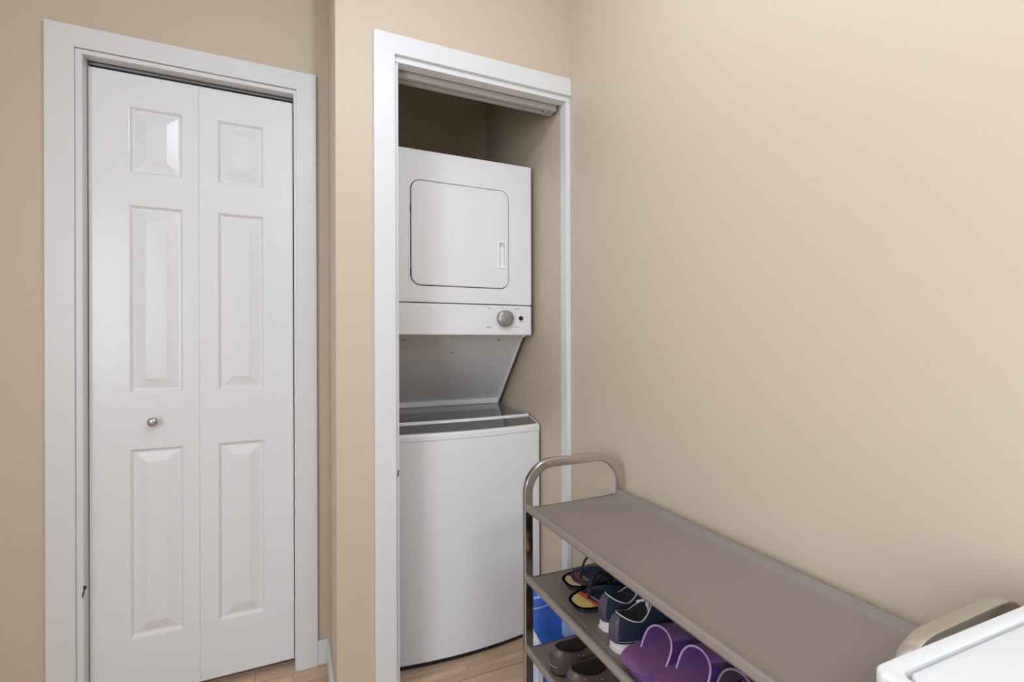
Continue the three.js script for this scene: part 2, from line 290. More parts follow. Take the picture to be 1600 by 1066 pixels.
// ---------------------------------------------------------------- stacked washer and dryer
{
  const w = thing('stacked_washer_dryer', 'tall white stacked washer and dryer standing inside the open laundry closet', 'washing machine', [0.586, 0, -1.7]);
  const gx = (x) => x - 0.586, inner = new THREE.Group(); inner.name = 'origin';
  const L = (g) => g.map((q) => clean(q).translate(-0.586, 0, 1.7));
  const add = (name, g, m, parent = w, label) => part(name, L(g), m, parent, label);
  // washer
  const wx0 = 0.287, wx1 = 0.885, front = (x) => -1.673 - 0.030 * ((x - 0.586) / 0.3) ** 2;
  const plan = (inset, back) => {
    const s = new THREE.Shape(), N = 28, r = 0.007;
    s.moveTo(wx0 + inset, back);
    for (let i = 0; i <= N; i++) {
      const x = wx0 + inset + r + (wx1 - wx0 - 2 * inset - 2 * r) * i / N;
      if (i === 0) { s.lineTo(wx0 + inset, -front(x) + inset + r); s.quadraticCurveTo(wx0 + inset, -front(x) + inset, x, -front(x) + inset); }
      else s.lineTo(x, -front(x) + inset);
    }
    s.quadraticCurveTo(wx1 - inset, -front(wx1) + inset, wx1 - inset, -front(wx1) + inset + r);
    s.lineTo(wx1 - inset, back); s.closePath();
    return s;
  };
  const up = (g) => g.rotateX(-Math.PI / 2);
  const body = new THREE.ExtrudeGeometry(plan(0, 2.22), { depth: 0.812 - 0.022 - 0.003, bevelEnabled: true, bevelSize: 0.0015, bevelThickness: 0.0015, bevelOffset: -0.0015, bevelSegments: 2 });
  add('washer_cabinet', [toCreasedNormals(up(body).translate(0, 0.0235, 0), 0.3)], M.enamel);
  add('toe_kick', [up(new THREE.ExtrudeGeometry(plan(0.012, 2.2), { depth: 0.022, bevelEnabled: false })).translate(0, 0.001, 0)], M.black);
  // top cover with sloped black glass strip
  const strip = (x0, x1, section, n = 30) => { const rings = []; for (let i = 0; i <= n; i++) { const x = x0 + (x1 - x0) * i / n; rings.push(section(x).map(([y, z]) => [x, y, z])); } return loft(rings, { crease: 0.3 }); };
  const slope = (z, f) => 0.838 + (0.857 - 0.838) * (f - z) / (f + 1.782);
  add('top_cover', [strip(wx0 + 0.001, wx1 - 0.001, (x) => { const f = front(x) - 0.001; return [[0.8135, f], [0.830, f - 0.0008], [0.8355, f - 0.003], [0.838, f - 0.007], [0.857, -1.782], [0.8565, -1.786], [0.845, -1.788], [0.845, -2.2], [0.8135, -2.2]]; })], M.enamel);
  add('front_glass', [strip(wx0 + 0.009, wx1 - 0.009, (x) => { const f = front(x); return [[slope(f - 0.012, f) - 0.003, f - 0.012], [slope(f - 0.012, f) + 0.0012, f - 0.012], [slope(-1.775, f) + 0.0012, -1.775], [slope(-1.775, f) - 0.003, -1.775]]; })], M.darkGlass, w, 'dark tinted glass strip');
  // lid
  const lf = (x) => -1.784 - 0.012 * ((x - 0.586) / 0.3) ** 2;
  const ly = (z) => 0.865 + (0.878 - 0.865) * (z + 1.784) / (-2.1 + 1.784);
  const lid = add('lid', [strip(wx0 + 0.004, wx1 - 0.004, (x) => { const f = lf(x); return [[ly(f) - 0.010, f - 0.001], [ly(f) - 0.008, f + 0.0025], [ly(f) - 0.003, f + 0.0025], [ly(f), f - 0.001], [ly(-2.11), -2.11], [ly(-2.11) - 0.012, -2.11]]; })], M.enamel);
  add('lid_glass', [strip(wx0 + 0.012, wx1 - 0.012, (x) => { const f = lf(x) - 0.010; return [[ly(f) - 0.003, f], [ly(f) + 0.0012, f], [ly(-2.09) + 0.0012, -2.09], [ly(-2.09) - 0.003, -2.09]]; })], M.darkGlass, lid, 'dark tinted glass set in the lid');
  add('lid_gap_shade', [box(wx0 + 0.012, wx1 - 0.012, 0.846, 0.853, -2.1, -1.79)], M.black);  // black box paints the shade in the gap under the lid
  // slanted back panel carrying the dryer
  const dx0 = 0.2735, dx1 = 0.8715;
  const slant = [[1.20, -1.815], [1.20, -1.835], [0.90, -2.12], [0.90, -2.098]];
  const back = add('support_panel', [loft([0.298, 0.862].map((x) => slant.map(([y, z]) => [x, y, z])), { crease: 0.3 })], M.enamelPlate);
  for (const x of [0.296, 0.864]) add('side_flange', [loft([x - 0.003, x + 0.003].map((q) => [[1.20, -1.806], [1.20, -1.85], [0.885, -2.14], [0.885, -2.088]].map(([y, z]) => [q, y, z])), { crease: 0.3 })], M.enamel);
  add('support_foot', [rbox(0.296, 0.864, 0.879, 0.903, -2.14, -2.086, 0.003)], M.enamel);
  add('rear_cabinet', [box(0.3, 0.86, 0.86, 1.2, -2.26, -2.14)], M.enamelPlate);
  for (const [x, y, z] of [[0.372, 1.176, -1.838], [0.574, 1.126, -1.886], [0.764, 1.176, -1.838]]) add('screw', [new THREE.SphereGeometry(0.0052, 12, 8).scale(1, 1, 0.5).rotateX(0.76).translate(x, y, z + 0.004)], M.nickel, back);
  // dryer
  const zf = -1.745, dt = 1.880, ds = 1.3165, db = 1.194;
  const D = [0.3795, 0.7685, 1.3805, 1.7665];
  const face = roundRect(dx0, dx1, ds, dt, 0.006); face.holes.push(roundRect(D[0] - 0.003, D[1] + 0.003, D[2] - 0.003, D[3] + 0.003, 0.038, new THREE.Path()));
  const cabinet = add('dryer_cabinet', [toCreasedNormals(plate(face, zf - 0.022, zf, 0.0025), 0.3), rbox(dx0, dx1, db + 0.004, dt, -2.26, zf - 0.020, 0.006)], M.enamel);
  add('door_gap_shade', [box(D[0] - 0.001, D[1] + 0.001, D[2] - 0.001, D[3] + 0.001, zf - 0.0205, zf - 0.0195)], M.black, cabinet);  // black sheet stands for the shade in the gap round the door
  const panel = roundRect(D[0], D[1], D[2], D[3], 0.035); panel.holes.push(roundRect(0.724, 0.756, 1.4635, 1.5635, 0.003, new THREE.Path()));
  const door = add('dryer_door', [toCreasedNormals(plate(panel, zf - 0.018, zf + 0.004, 0.0035), 0.3)], M.enamel);
  const pull = roundRect(0.7205, 0.7585, 1.459, 1.568, 0.004); pull.holes.push(roundRect(0.7275, 0.751, 1.468, 1.560, 0.003, new THREE.Path()));
  add('door_handle', [toCreasedNormals(plate(pull, zf - 0.004, zf + 0.0075, 0.002), 0.3), box(0.7255, 0.754, 1.465, 1.562, zf - 0.011, zf - 0.009), box(0.7255, 0.7275, 1.465, 1.562, zf - 0.015, zf), box(0.751, 0.754, 1.465, 1.562, zf - 0.015, zf), box(0.7255, 0.754, 1.556, 1.562, zf - 0.015, zf), box(0.7255, 0.754, 1.465, 1.468, zf - 0.015, zf)], M.pull, door);
  for (const y of [1.426, 1.66]) add('hinge', [rbox(D[0] - 0.004, D[0] + 0.0005, y - 0.014, y + 0.014, zf - 0.012, zf + 0.0015, 0.001)], M.black, cabinet);
  add('gap_shade_strip', [box(dx0 + 0.003, dx1 - 0.003, ds - 0.003, ds + 0.004, -1.85, zf - 0.004)], M.black, cabinet);  // black strip colours in the shade between dryer and control panel
  const cp = add('control_panel', [rbox(dx0, dx1, db, ds - 0.0032, -1.83, zf + 0.001, 0.006, 4)], M.enamel);
  add('foot_bumper', [new THREE.CylinderGeometry(0.006, 0.005, 0.008, 14).translate(0.851, db - 0.003, -1.775)], M.enamel, cp);
  const kx = 0.750, ky = 1.2605;
  const kp = [[0, 0.026], [0.022, 0.026], [0.0262, 0.0252], [0.0275, 0.0235], [0.0292, 0.0225], [0.0312, 0.0215], [0.0322, 0.019], [0.0325, 0.004], [0.0335, 0]].map((p) => new THREE.Vector2(...p)).reverse();
  const knob = add('knob', [toCreasedNormals(new THREE.LatheGeometry(kp, 40), 0.5).rotateX(Math.PI / 2).translate(kx, ky, zf + 0.001)], M.knob, cp, 'brushed silver timer dial');
  add('knob_pointer', [rbox(kx + 0.014, kx + 0.028, ky - 0.0008 + 0.004, ky + 0.0008 + 0.004, zf + 0.0255, zf + 0.0276, 0.0004)], M.darkGlass, knob);
  add('start_button', [new THREE.LatheGeometry([[0, 0.007], [0.006, 0.0066], [0.0085, 0.005], [0.0088, 0]].map((p) => new THREE.Vector2(...p)).reverse(), 24).rotateX(Math.PI / 2).translate(0.822, ky + 0.002, zf + 0.001)], M.black, cp);
  add('button_collar', [new THREE.TorusGeometry(0.0108, 0.0014, 8, 28).translate(0.822, ky + 0.002, zf + 0.001)], M.enamel, cp);
  // printed legends round the dial
  const W = 1024, H = 620, x0 = 0.660, x1 = 0.838, y0 = 1.206, y1 = 1.314;
  const cv = document.createElement('canvas'); cv.width = W; cv.height = H; const c = cv.getContext('2d');
  c.fillStyle = '#000'; c.fillRect(0, 0, W, H); c.fillStyle = '#fff'; c.strokeStyle = '#fff'; c.textAlign = 'center'; c.textBaseline = 'middle';
  const px = (x) => (x - x0) / (x1 - x0) * W, py = (y) => (y1 - y) / (y1 - y0) * H;
  c.font = 'bold 26px sans-serif';
  c.fillText('AIR DRY', px(0.685), py(1.300)); c.fillText('OFF', px(0.744), py(1.3055)); c.fillText('DELICATE', px(0.808), py(1.3005)); c.fillText('TIMED DRY', px(0.684), py(1.2255)); c.fillText('NORMAL', px(0.803), py(1.2265));
  c.font = '17px sans-serif';
  ['30', '20', '10', '', '10', '30', '', '40', '60', '80', '', '60', '40', ''].forEach((t, i) => { const a = Math.PI * 2 * i / 14 + 0.9; c.fillText(t, px(kx + 0.043 * Math.cos(a)), py(ky + 0.043 * Math.sin(a))); });
  c.lineWidth = 2.5;
  for (let i = 0; i < 28; i++) { const a = Math.PI * 2 * i / 28; c.beginPath(); c.moveTo(px(kx + 0.036 * Math.cos(a)), py(ky + 0.036 * Math.sin(a))); c.lineTo(px(kx + 0.038 * Math.cos(a)), py(ky + 0.038 * Math.sin(a))); c.stroke(); }
  c.fillText('PUSH TO START', px(0.822), py(1.2475));
  const t = new THREE.CanvasTexture(cv);
  const ink = std({ color: lin(0.09, 0.09, 0.10), roughness: 0.5, alphaMap: t, transparent: true });
  add('printed_legend', [new THREE.PlaneGeometry(x1 - x0, y1 - y0).translate((x0 + x1) / 2, (y0 + y1) / 2, zf + 0.0013)], ink, cp);
}

// ---------------------------------------------------------------- shoe rack
const RX0 = 0.5755, RX1 = 0.8785, RZ0 = -1.18, RZ1 = -0.300, SH = [0.7135, 0.521, 0.3285, 0.136], RAIL = 0.0082;
{
  const rack = thing('shoe_rack', 'four-tier shoe rack of chrome tube with taupe fabric shelves along the right wall', 'shoe rack', [(RX0 + RX1) / 2, 0, (RZ0 + RZ1) / 2]);
  const cx = (RX0 + RX1) / 2, cz = (RZ0 + RZ1) / 2, L = (g) => [].concat(g).map((q) => clean(q).translate(-cx, 0, -cz));
  const prof = [], pw = 0.0125, pd = 0.0085, pr = 0.0028;   // rectangular tube with rounded corners
  for (const [sx, sz, a0] of [[1, 1, 0], [-1, 1, 1], [-1, -1, 2], [1, -1, 3]]) {
    const arc = Array.from({ length: 5 }, (_, i) => { const a = Math.PI / 2 * (a0 + i / 4); return [sx * (pw - pr) + pr * Math.cos(a), sz * (pd - pr) + pr * Math.sin(a)]; });
    const t = a0 % 2 ? [0, 1] : [1, 0], m = 0.0008;   // extra loops keep the flat sides flat
    prof.push([arc[0][0] - (a0 === 1 ? -m : a0 === 3 ? m : 0) * 1, arc[0][1] - (a0 === 0 ? m : a0 === 2 ? -m : 0)], ...arc, [arc[4][0] - (a0 === 0 ? m : a0 === 2 ? -m : 0), arc[4][1] + (a0 === 1 ? -m : a0 === 3 ? m : 0)]);
  }
  const frameTube = (z) => {
    const top = 0.830, R = 0.078, path = [];
    path.push([RX0, 0.012]); for (let i = 1; i <= 8; i++) path.push([RX0, 0.012 + (top - R - 0.012) * i / 8]);
    for (let i = 1; i <= 12; i++) { const a = Math.PI - Math.PI / 2 * i / 12; path.push([RX0 + R + R * Math.cos(a), top - R + R * Math.sin(a)]); }
    path.push([cx, top]);
    for (let i = 0; i <= 12; i++) { const a = Math.PI / 2 - Math.PI / 2 * i / 12; path.push([RX1 - R + R * Math.cos(a), top - R + R * Math.sin(a)]); }
    for (let i = 1; i <= 8; i++) path.push([RX1, top - R - (top - R - 0.012) * i / 8]);
    const rings = path.map((p, i) => {
      const a = path[Math.max(0, i - 1)], b = path[Math.min(path.length - 1, i + 1)], t = new THREE.Vector2(b[0] - a[0], b[1] - a[1]).normalize(), ring = [];
      for (const [c, q] of prof) ring.push([p[0] - t.y * c, p[1] + t.x * c, z + q]);
      return ring;
    });
    return loft(rings, { crease: 0.5 });
  };
  for (const z of [RZ0, RZ1]) {
    const f = part(numbered('end_frame'), L(frameTube(z)), M.chrome, rack, 'bent chrome tube frame');
    for (const x of [RX0, RX1]) part('foot_cap', L(rbox(x - 0.015, x + 0.015, 0, 0.03, z - 0.012, z + 0.012, 0.004)), M.blackRubber, f);
  }
  SH.forEach((y) => {
    const za = RZ0 + 0.004, zb = RZ1 - 0.004, xa = RX0 - 0.004, xb = RX1 + 0.002, r = RAIL + 0.0015, th = 0.0014;
    // fabric: sleeve round each rail with the sheet sagging between
    const section = (v) => {
      const end = Math.min(v, 1 - v) * (zb - za), sag = 0.007 * Math.min(1, end / 0.14) ** 0.7, outer = [], n = 20, a0 = 0.12;
      for (let i = 0; i <= n; i++) { const a = -Math.PI * 0.3 - (Math.PI * 1.7 - a0) * i / n; outer.push([xa + r * Math.cos(a), y + r * Math.sin(a)]); }
      const p = outer.at(-1), q = [xb + r * Math.cos(Math.PI - a0), y + r * Math.sin(Math.PI - a0)];
      for (let i = 1; i < 24; i++) { const t = i / 24; outer.push([p[0] + (q[0] - p[0]) * t, p[1] - 0.003 * Math.min(1, 12 * t, 12 * (1 - t)) - sag * Math.sin(Math.PI * t)]); }
      for (let i = 0; i <= n; i++) { const a = Math.PI - a0 - (Math.PI * 1.7 - a0) * i / n; outer.push([xb + r * Math.cos(a), y + r * Math.sin(a)]); }
      const innerPath = [];
      for (let i = outer.length - 1; i >= 0; i--) {
        const p = outer[Math.max(0, i - 1)], q = outer[Math.min(outer.length - 1, i + 1)], d = new THREE.Vector2(q[0] - p[0], q[1] - p[1]).normalize();
        innerPath.push([outer[i][0] + d.y * th, outer[i][1] - d.x * th]);
      }
      return [...outer, ...innerPath];
    };
    const rings = []; const N = 44;
    for (let j = 0; j <= N; j++) { const v = j / N, s = section(v); rings.push(s.map(([x, yy]) => [x, yy, za + (zb - za) * v])); }
    const g = loft(rings, { caps: false, crease: 1.0 });
    const shelf = part(numbered('shelf'), L(uvScale(g, 30, 90)), M.fabric, rack, 'taupe woven fabric shelf');
    for (const x of [xa, xb]) part('rail', L(new THREE.CylinderGeometry(RAIL, RAIL, RZ1 - RZ0, 18).rotateX(Math.PI / 2).translate(x, y, cz)), M.chrome, shelf);
    for (const z of [za + 0.001, zb - 0.001]) part('shaded_end_hem', L(tube([[xa + r + 0.001, y - 0.001, z], [cx - 0.08, y - 0.003, z], [cx + 0.08, y - 0.003, z], [xb - r - 0.001, y - 0.001, z]], 0.0026, 24, 8)), M.shadedHem, shelf, 'end edge darkened for the shade under the fabric');
  });
}
function uvScale(g, a, b) { const u = g.attributes.uv; for (let i = 0; i < u.count; i++) u.setXY(i, u.getX(i) * a, u.getY(i) * b); return g; }

// ---------------------------------------------------------------- footwear (toe towards +x, heel at x = 0)
function outline(Lg, heel, ball, bend = 0, n = 56) {
  const pts = [];
  for (let i = 0; i < n; i++) {
    const a = Math.PI * 2 * i / n, s = (1 - Math.cos(a)) / 2, e = Math.pow(Math.abs(Math.sin(a)), 0.62);
    const hw = heel + (ball - heel) * THREE.MathUtils.smoothstep(s, 0.2, 0.68) - 0.12 * heel * Math.exp(-(((s - 0.42) / 0.16) ** 2));
    pts.push([Lg * s, Math.sign(Math.sin(a)) * hw * e + bend * Math.sin(Math.PI * s)]);
  }
  return pts;
}
function inset(o, d) { return o.map((p, i) => { const a = o[(i + o.length - 1) % o.length], b = o[(i + 1) % o.length], t = new THREE.Vector2(b[0] - a[0], b[1] - a[1]).normalize(); return [p[0] - t.y * d, p[1] + t.x * d]; }); }
const soleGeo = (o, rows) => loft(rows.map(([y, d, rise = 0]) => inset(o, d).map(([x, z]) => [x, y + rise * Math.max(0, (x - 0.2) / 0.08), z])), { crease: 0.55 });
const bez = (a, b, c, t) => [0, 1, 2].map((k) => (1 - t) ** 2 * a[k] + 2 * t * (1 - t) * b[k] + t * t * c[k]);
function collar(n, xo, ao, bo, yh, ys, yf, bend = 0) {   // heel, side and front heights of the opening
  const pts = [];
  for (let i = 0; i < n; i++) { const a = Math.PI * 2 * i / n, k = Math.cos(a), f = (1 - k) / 2; pts.push([xo - ao * k, ys + (k > 0 ? (yh - ys) * k ** 1.6 : (yf - ys) * (-k) ** 1.4), bo * Math.sin(a) * (1 - 0.12 * f) + bend]); }
  return pts;
}
function upperRings(o, rim, base, sideY, toeY, heelY, rows = 14) {
  const n = o.length, out = [];
  for (let j = 0; j <= rows; j++) {
    const t = j / rows, ring = [];
    for (let i = 0; i < n; i++) {
      const k = Math.cos(Math.PI * 2 * i / n), [x, z] = o[i], r = rim[i];
      const y1 = k > 0 ? sideY + (heelY - sideY) * k * k : sideY + (toeY - sideY) * k * k;
      ring.push(bez([x, base, z], [x + (k > 0 ? -0.004 * k : 0.004 * k), y1, z * 1.03], r, t));
    }
    out.push(ring);
  }
  return out;
}
const heelPatch = (rings, i0, j0, j1, off, halfWidth) => {   // strip lying on the heel of an upper
  const n = rings[0].length, sec = [];
  for (let j = j0; j <= j1; j++) { const row = []; for (let i = -halfWidth; i <= halfWidth; i++) { const p = rings[j][(i0 + i + n) % n]; row.push([p[0] - off, p[1], p[2]]); } const inn = row.map((p) => [p[0] + off + 0.002, p[1], p[2]]).reverse(); sec.push([...row, ...inn]); }
  return loft(sec, { crease: 0.7 });
};

function makeSneaker(label) {
  const s = thing('sneaker', label, 'shoe'), N = 56, LEN = 0.196, o = outline(LEN, 0.031, 0.036, 0.003, N);
  part('sole', [soleGeo(o, [[0.0, 0.004], [0.003, 0.0005], [0.009, 0], [0.0105, 0.0012], [0.012, 0], [0.024, 0.0005], [0.027, 0.003]])], M.rubberWhite, s, 'off-white rubber sole');
  const rim = collar(N, 0.054, 0.043, 0.0255, 0.078, 0.061, 0.090, 0.002), rings = upperRings(inset(o, 0.002), rim, 0.022, 0.060, 0.058, 0.062);
  const up = part('upper', [loft(rings, { caps: false, crease: 0 })], M.navy, s, 'navy upper');
  const under = rim.map(([x, y, z]) => [0.054 + (x - 0.054) * 0.93, y - 0.004, z * 0.9]), floor = rim.map(([x, , z]) => [0.058 + (x - 0.054) * 1.15, 0.028, z * 1.05]);
  part('lining', [loft([rim, under, floor], { caps: true, crease: 0.6 })], M.lining, s);
  part('collar_piping', [tube(rim, 0.0014, 120, 8, true)], M.piping, s, 'light grey piping round the opening');
  part('heel_strip', [heelPatch(rings, 0, 0, 13, 0.0016, 3)], M.navyLeather, up, 'paler strip up the heel');
  // pale tongue lining showing inside the front of the opening
  const tg = []; for (let j = 0; j <= 8; j++) { const t = j / 8, y = 0.052 + 0.034 * t, x = 0.094 - 0.005 * t, w = 0.013 + 0.006 * t; const a = [], b = []; for (let i = 0; i <= 10; i++) { const q = i / 5 - 1; a.push([x - 0.010 * q * q - 0.004, y - 0.006 * q * q, w * q + 0.002]); b.unshift([x - 0.010 * q * q, y + 0.001 - 0.006 * q * q, w * q + 0.002]); } tg.push([...a, ...b]); }
  part('tongue', [loft(tg, { crease: 0.6 })], M.piping, s, 'light tongue lining');
  for (const [j, i0] of [[12, 7], [10, 7], [8, 6]]) { const row = []; for (let i = -i0; i <= i0; i++) { const p = rings[j][(28 + i + N) % N]; row.push([p[0], p[1] + 0.002 - 0.0003 * Math.abs(i), p[2]]); } part('lace', [tube(row, 0.0016, 24, 8)], M.piping, up, 'light grey lace'); }
  return s;
}
function makeClog(label, mats, name = 'clog') {
  const s = thing(name, label, 'shoe'), N = 56, LEN = 0.184, o = outline(LEN, 0.036, 0.0385, 0.002, N);
  part('sole', [soleGeo(o, [[0, 0.004], [0.003, 0.001, 0.004], [0.010, 0, 0.006], [0.0115, 0.0018, 0.006], [0.0135, 0.0018, 0.006], [0.015, 0, 0.006], [0.019, 0.0005], [0.0205, 0.0018], [0.0225, 0.0018], [0.024, 0.0005], [0.028, 0.0015], [0.0295, 0.0035], [0.0285, 0.006]])], mats.body, s, 'grooved sole');
  part('footbed', [soleGeo(o, [[0.022, 0.007], [0.0288, 0.0062], [0.0298, 0.009], [0.0295, 0.018]])], mats.bed, s, 'paler footbed');
  // vamp: dome from the front of the outline up to the arched opening edge
  const dome = (d, drop) => {
    const oi = inset(o, d), M1 = 48, rows = [], m = 9.6, y0 = 0.0285;
    const baseAt = (f) => { const q = m + f * (N - 2 * m), i = Math.floor(q), t = q - i, a = oi[i % N], b = oi[(i + 1) % N]; return [a[0] + (b[0] - a[0]) * t, a[1] + (b[1] - a[1]) * t]; };
    const e0 = baseAt(0), e1 = baseAt(1);
    for (let j = 0; j <= 14; j++) {
      const t = j / 14, row = [];
      for (let i = 0; i <= M1; i++) {
        const f = i / M1, [bx, bz] = baseAt(f), a = Math.PI * f, up = Math.sin(a) ** 0.7;
        const rimP = [e0[0] + 0.026 * up, y0 + (0.051 - drop) * up, (e0[1] + e1[1]) / 2 + (e0[1] - e1[1]) / 2 * Math.cos(a) * (1 + 0.22 * Math.sin(a))];
        const fall = Math.sin(a) ** 3, ctrl = [bx * (0.93 + 0.05 * fall) + rimP[0] * (0.07 - 0.05 * fall), y0 + (0.046 - 0.020 * fall - drop) * up, bz * 1.0];
        row.push(bez([bx, y0 - 0.001, bz], ctrl, rimP, t));
      }
      rows.push(row);
    }
    return rows;
  };
  const outer = dome(0.0005, 0), innerD = dome(0.0035, 0.003);
  part('vamp', [loft(outer, { closed: false, caps: false, crease: 0 })], mats.body, s);
  part('vamp_lining', [loft(innerD, { closed: false, caps: false, crease: 0 })], mats.dark, s);
  const e = outer.at(-1).map((p, i) => p.map((v, k) => (v + innerD.at(-1)[i][k]) / 2));
  part('opening_rim', [tube(e, 0.0021, 60, 8)], mats.rim, s, 'pale rounded edge of the opening');
  const rib = outer[7].slice(6, -6).map((p) => [p[0], p[1] + 0.0006, p[2]]);
  part('vamp_ridge', [tube(rib, 0.001, 50, 6)], mats.body, s);
  return s;
}
function makeLoafer(label) {
  const s = thing('loafer', label, 'shoe'), N = 56, o = outline(0.2, 0.031, 0.036, 0.003, N);
  part('sole', [soleGeo(o, [[0, 0.003], [0.003, 0], [0.010, 0], [0.012, 0.002]])], M.brownDark, s, 'dark sole');
  const rim = collar(N, 0.068, 0.058, 0.030, 0.066, 0.056, 0.070, 0.002), rings = upperRings(inset(o, 0.002), rim, 0.010, 0.048, 0.052, 0.046);
  const up = part('upper', [loft(rings, { caps: false, crease: 0 })], M.brown, s, 'brown upper');
  part('lining', [loft([rim, rim.map(([x, y, z]) => [0.068 + (x - 0.068) * 0.94, y - 0.004, z * 0.92]), rim.map(([x, , z]) => [0.072 + (x - 0.068) * 1.12, 0.014, z])], { crease: 0.6 })], M.brownDark, s);
  part('collar_edge', [tube(rim, 0.0018, 110, 8, true)], M.brown, s);
  part('heel_tab', [heelPatch(rings, 0, 4, 9, 0.0018, 4)], M.brownPatch, up, 'dark patch on the heel');
  const seam = []; for (let i = -4; i <= 4; i++) { const p = rings[4][(i + N) % N]; seam.push([p[0] - 0.0022, p[1] - 0.001, p[2]]); }
  part('seam', [tube(seam, 0.0009, 20, 6)], M.stitch, up, 'pale stitched seam under the heel patch');
  for (const side of [-1, 1]) {
    const strip = []; for (let j = 0; j <= 13; j++) { const row = []; for (const i of [6, 7, 8, 9]) { const p = rings[j][(side * i + N) % N]; row.push([p[0] - 0.0012, p[1], p[2] + side * 0.0018]); } const inn = row.map((p) => [p[0] + 0.001, p[1], p[2] - side * 0.002]).reverse(); strip.push([...row, ...inn]); }
    part('side_strap', [loft(strip, { crease: 0.7 })], M.brown, up);
    for (const [i, j] of [[8, 12], [12, 11], [13, 10]]) { const p = rings[j][(side * i + N) % N]; part('rivet', [new THREE.SphereGeometry(0.0021, 12, 8).translate(p[0] - 0.001, p[1], p[2] + side * 0.002)], M.nickel, up); }
  }
  return s;
}
function sandalPrint(kind) {
  const cv = document.createElement('canvas'); cv.width = 512; cv.height = 192; const c = cv.getContext('2d');   // u along the foot: heel at 0, toe at 1
  c.fillStyle = '#10182e'; c.fillRect(0, 0, 512, 192);
  const poly = (col, ...p) => { c.fillStyle = col; c.beginPath(); p.forEach(([x, y], i) => (i ? c.lineTo(x, y) : c.moveTo(x, y))); c.fill(); };
  if (kind) {
    poly('#e8cf7c', [440, 0], [512, 0], [512, 192], [430, 192], [418, 100]);
    poly('#e2582a', [446, 0], [424, 192], [404, 192], [398, 150], [410, 110], [396, 60], [414, 0]);
    poly('#f08a3a', [436, 30], [426, 192], [416, 192], [426, 90]);
    poly('#b9aecb', [398, 40], [384, 150], [372, 130], [380, 70]); poly('#8f86b0', [352, 120], [340, 176], [330, 140]);
  } else {
    poly('#dcbf9a', [464, 0], [512, 0], [512, 192], [450, 192], [446, 100]);
    poly('#3a1c22', [468, 0], [452, 192], [438, 192], [440, 90], [452, 0]);
    poly('#9c5a58', [448, 0], [440, 192], [392, 192], [384, 100], [402, 0]);
    poly('#8d94a8', [396, 20], [382, 192], [364, 192], [374, 80], [384, 20]);
  }
  c.strokeStyle = '#1e2c52'; c.lineWidth = 3; for (let k = 0; k < 9; k++) { c.beginPath(); c.moveTo(30 + 34 * k, 20); c.quadraticCurveTo(60 + 30 * k, 100, 20 + 34 * k, 172); c.stroke(); }
  const t = new THREE.CanvasTexture(cv); t.colorSpace = THREE.SRGBColorSpace;
  return std({ map: t, roughness: 0.7 });
}
function makeSandal(label, print, open) {
  const s = thing('flip_flop', label, 'sandal'), LEN = 0.205, o = outline(LEN, 0.031, 0.039, 0.003);
  part('sole', [soleGeo(o, [[0, 0.002], [0.002, 0], [0.006, 0], [0.0072, 0.0012], [0.0085, 0.0002], [0.0135, 0.0005]])], M.blackRubber, s, 'black rubber sole');
  const bed = soleGeo(o, [[0.0135, 0.0005], [0.0152, 0.0018], [0.0155, 0.004], [0.0155, 0.012]]), p = bed.attributes.position, uv = bed.attributes.uv;
  for (let i = 0; i < p.count; i++) uv.setXY(i, p.getX(i) / LEN, 0.5 + p.getZ(i) / 0.09);
  part('footbed', [bed], print, s, 'printed footbed');
  const K = [LEN - 0.043, 0.037, 0.004];
  part('toe_post', [tube([[K[0] + 0.003, 0.014, 0.004], [K[0] + 0.002, 0.026, 0.004], K], 0.0045, 16, 10), new THREE.SphereGeometry(0.0075, 14, 10).scale(1.2, 0.8, 1.3).translate(...K)], M.blackRubber, s);
  // flat straps from the post to the sides; the far one stands up in a thin arch
  const band = (pts, w0, w1, t = 0.0028) => {
    const c = new THREE.CatmullRomCurve3(pts.map((q) => V(...q))), rings = [];
    for (let j = 0; j <= 30; j++) { const q = c.getPoint(j / 30), w = w0 + (w1 - w0) * (j / 30), T = c.getTangent(j / 30), S = new THREE.Vector3().crossVectors(T, V(0, 1, 0)).normalize(), U = new THREE.Vector3().crossVectors(S, T), ring = []; for (let k = 0; k < 14; k++) { const a = Math.PI * 2 * k / 14, v = q.clone().addScaledVector(S, t * Math.cos(a)).addScaledVector(U, w * Math.sin(a)); ring.push([v.x, v.y, v.z]); } rings.push(ring); }
    return loft(rings, { crease: 1 });
  };
  part('strap', [band([K, [K[0] - 0.018, 0.056, 0.014], [K[0] - 0.045, 0.060, 0.026], [K[0] - 0.075, 0.042, 0.034], [K[0] - 0.092, 0.012, 0.034]], 0.0028, 0.006)], M.blackRubber, s, 'thin black strap standing up in an arch');
  part('strap', [band([K, [K[0] - 0.018, 0.044, -0.012], [K[0] - 0.045, 0.042, -0.027], [K[0] - 0.075, 0.030, -0.0345], [K[0] - 0.096, 0.012, -0.034]], 0.005, 0.012)], M.navy, s, 'navy fabric strap');
  part('instep_band', [band([[0.060, 0.012, -0.034], [0.064, 0.034, -0.028], [0.066, 0.043, 0.002], [0.064, 0.034, 0.031], [0.060, 0.012, 0.036]], 0.013, 0.013, 0.002)], M.navy, s, 'navy fabric band');
  if (open) part('toe_loop', [tube([K, [K[0] + 0.020, 0.033, 0.014], [K[0] + 0.026, 0.021, 0.004], [K[0] + 0.020, 0.0175, -0.018], [K[0] - 0.002, 0.0185, -0.032], [K[0] - 0.034, 0.022, -0.034]], 0.0042, 40, 10)], M.blackRubber, s, 'black loop round the toe');
  return s;
}
const put = (o, x, y, z, turn) => { o.position.set(x, y, z); o.rotation.y = turn; return o; };
const onShelf = (k) => SH[k] - 0.0052;
